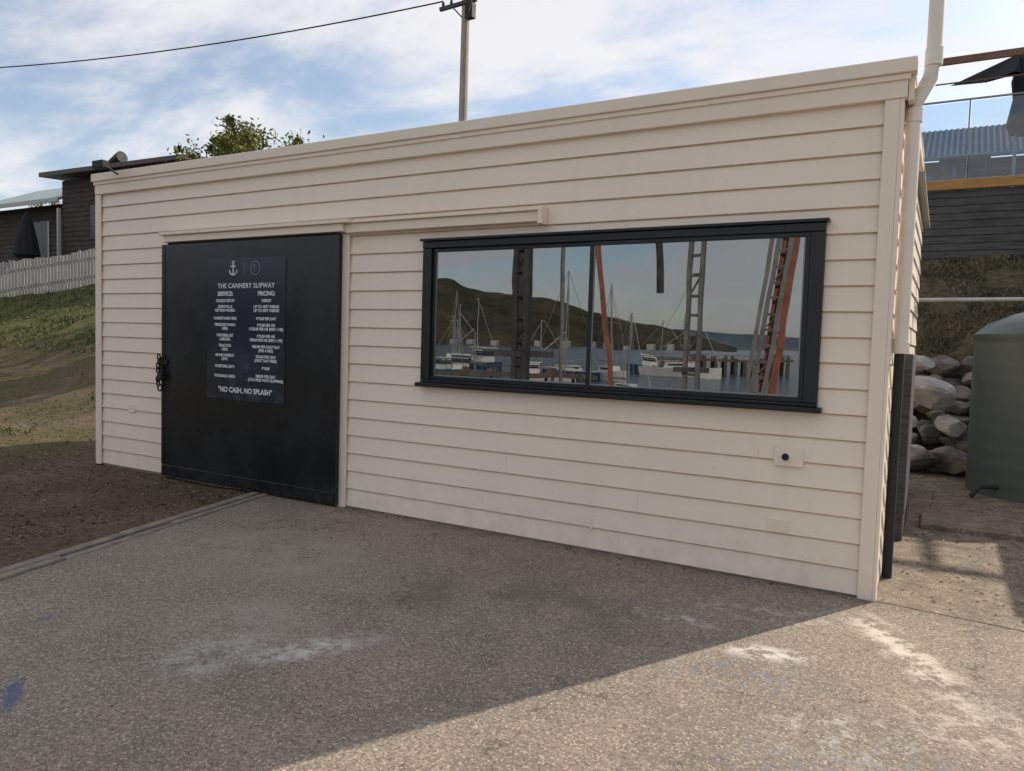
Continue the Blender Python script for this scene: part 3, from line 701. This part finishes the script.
boat('sailing_yacht',-29,-56,7,2.3,NAVY,9.5); boat('sailing_yacht',-26,-58.2,7,.7,WHITE,8.5); boat('sailing_yacht',-24,-73,9,.2,WHITE,9.5); boat('sailing_yacht',-50,-69,9,1.2,WHITE,9)
boat('sailing_yacht',-17.3,-40.3,4.2,.35,WHITE,5.2); boat('fishing_boat',-27,-76,8,3.0,NAVY,6); boat('fishing_boat',-36.5,-49,6,2.0,CYAN,5.2)
def jetty(a,b,w,zd,pr=.11,step=2.0):
    e=empty('jetty',(a[0],a[1],zd)); m=MB(); a=Vector((*a,zd)); b=Vector((*b,zd)); m.beam(a,b,w,.25); d=(b-a).normalized(); nn=Vector((d.y,-d.x,0))
    t=0
    while t<(b-a).length:
        for s in (-1,1):
            q=a+d*t+nn*s*w*.48; m.tube([(q.x,q.y,-3),(q.x,q.y,zd+random.uniform(.1,.6))],pr,8)
        t+=step
    m.beam(a+nn*w*.45+Vector((0,0,.6)),b+nn*w*.45+Vector((0,0,.6)),.06); m.obj('deck_and_piles',TIMJ,e)
jetty((-60,-14),(-21.5,-44.5),2.2,-.75); jetty((-31,-84),(-16,-90),3,.1,.2,1.2)
jc=empty('crates',(-27,-40,0)); m=MB()
for i in range(9):
    t=random.uniform(.55,.98); x=-60+38.5*t; y=-14-30.5*t; s=random.uniform(.2,.4); m.box(x-s,x+s,y-s*.6,y+s*.6,-.62,-.62+s*1.3)
m.obj('crate_boxes',TIMR,jc)

def ridge(name,pts,depth,mat,seed):
    m=MB(); n=90; rows=9; P=[Vector((p[0],p[1])) for p in pts]; Hs=[p[2] for p in pts]
    vs=[]
    for i in range(n+1):
        s=i/n*(len(P)-1); k=min(int(s),len(P)-2); f=s-k; q=P[k].lerp(P[k+1],f); h=Hs[k]*(1-f)+Hs[k+1]*f
        out=q.normalized()
        for j in range(rows):
            t=j/(rows-1); hh=h*math.sin(t*math.pi*.5)**.8*(1+.16*noise.noise((i*.09,t*1.5,seed))+.05*noise.noise((i*.5,t*4,seed)))
            pt=q+out*depth*t; vs.append((pt.x,pt.y,-2+hh*(1+.0)))
    fs=[(i*rows+j,(i+1)*rows+j,(i+1)*rows+j+1,i*rows+j+1) for i in range(n) for j in range(rows-1)]
    m.add(vs,fs); o=m.obj(name,mat)
    for p in o.data.polygons: p.use_smooth=True
k=NT('wooded_hillside'); c=k.mix(k.mr(k.noise(.02,5,.7),.4,.6),(.022,.024,.014),(.065,.055,.032)); c=k.mix(k.mr(k.noise(.15,4,.7),.5,.65,0,.6),c,(.012,.016,.01)); HILL=k.fin(c,.95,spec=.1)
k=NT('haze_tinted_hills'); HILL2=k.fin(k.mix(k.mr(k.noise(.004,5),.4,.6),(.09,.125,.155),(.12,.15,.165)),1,spec=0)  # distance haze is put into the bluish base colour
ridge('hills',[(-900,-150,92),(-520,-380,80),(-400,-520,74),(-310,-600,56),(-240,-690,28),(-190,-790,5)],260,HILL,1)
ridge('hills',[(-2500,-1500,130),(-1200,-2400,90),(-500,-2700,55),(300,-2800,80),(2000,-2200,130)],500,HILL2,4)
m=MB(); hv=empty('waterfront_houses',(-300,-540,0))
for i in range(14):
    t=i/13; x=-430+210*t+random.uniform(-8,8); y=-500-180*t+random.uniform(-6,6); m.box(x,x+6,y,y+5,-2,random.uniform(2,4))
m.obj('houses',simple('house_paint',(.4,.38,.35)),hv)

# ---------------------------------------------------------------- world, sun, camera
EL=34; AZ=27.3
w=bpy.data.worlds.new('World'); S.world=w; w.use_nodes=True; nt=w.node_tree; n=nt.nodes; l=nt.links
bg=n['Background']; sky=n.new('ShaderNodeTexSky'); sky.sky_type='NISHITA'; sky.sun_disc=False; sky.sun_elevation=math.radians(EL); sky.sun_rotation=math.radians(AZ); sky.dust_density=1.0
tc=n.new('ShaderNodeTexCoord'); sp=n.new('ShaderNodeSeparateXYZ'); l.new(tc.outputs['Generated'],sp.inputs[0])
def M(op,a,b=None):
    q=n.new('ShaderNodeMath'); q.operation=op
    for i,v in enumerate((a,b)):
        if v is None: continue
        if isinstance(v,(int,float)): q.inputs[i].default_value=v
        else: l.new(v,q.inputs[i])
    return q.outputs[0]
den=M('ADD',M('MAXIMUM',sp.outputs[2],0),.16)
cb=n.new('ShaderNodeCombineXYZ'); l.new(M('DIVIDE',sp.outputs[0],den),cb.inputs[0]); l.new(M('DIVIDE',sp.outputs[1],den),cb.inputs[1])
mp=n.new('ShaderNodeMapping'); mp.inputs['Rotation'].default_value=(0,0,.5); mp.inputs['Scale'].default_value=(1,1.5,1); mp.inputs['Location'].default_value=(3.1,1.4,0); l.new(cb.outputs[0],mp.inputs[0])
n1=n.new('ShaderNodeTexNoise'); n1.inputs['Scale'].default_value=1.1; n1.inputs['Detail'].default_value=6; n1.inputs['Roughness'].default_value=.60; n1.inputs['Distortion'].default_value=.3; l.new(mp.outputs[0],n1.inputs['Vector'])
mr=n.new('ShaderNodeMapRange'); mr.interpolation_type='SMOOTHSTEP'; mr.inputs[1].default_value=.38; mr.inputs[2].default_value=.62; mr.inputs[3].default_value=.12; mr.inputs[4].default_value=.88; l.new(n1.outputs['Fac'],mr.inputs[0])
mx=n.new('ShaderNodeMix'); mx.data_type='RGBA'; l.new(mr.outputs[0],mx.inputs[0]); l.new(sky.outputs[0],mx.inputs[6]); mx.inputs[7].default_value=(6.4,6.25,6.3,1)
l.new(mx.outputs[2],bg.inputs[0]); bg.inputs[1].default_value=.15
sd=bpy.data.lights.new('sun','SUN'); sd.energy=5; sd.angle=math.radians(.5); sd.color=(1,.89,.74); so=bpy.data.objects.new('sun',sd); S.collection.objects.link(so)
dirv=Vector((math.sin(math.radians(AZ))*math.cos(math.radians(EL)),math.cos(math.radians(AZ))*math.cos(math.radians(EL)),math.sin(math.radians(EL))))
so.rotation_euler=dirv.to_track_quat('Z','Y').to_euler()
cd=bpy.data.cameras.new('camera'); co=bpy.data.objects.new('camera',cd); S.collection.objects.link(co)
cd.sensor_width=36; cd.lens=755.8/1024*36; cd.clip_start=.05; cd.clip_end=12000
rt=Vector((.86585956,.49941272,.02956632)); up=Vector((-.05422142,.03492777,.99791788)); fw=Vector((-.49734019,.86565986,-.05732141))
co.matrix_world=Matrix(((rt.x,up.x,-fw.x,.3316),(rt.y,up.y,-fw.y,-5.0394),(rt.z,up.z,-fw.z,1.5),(0,0,0,1)))
S.camera=co
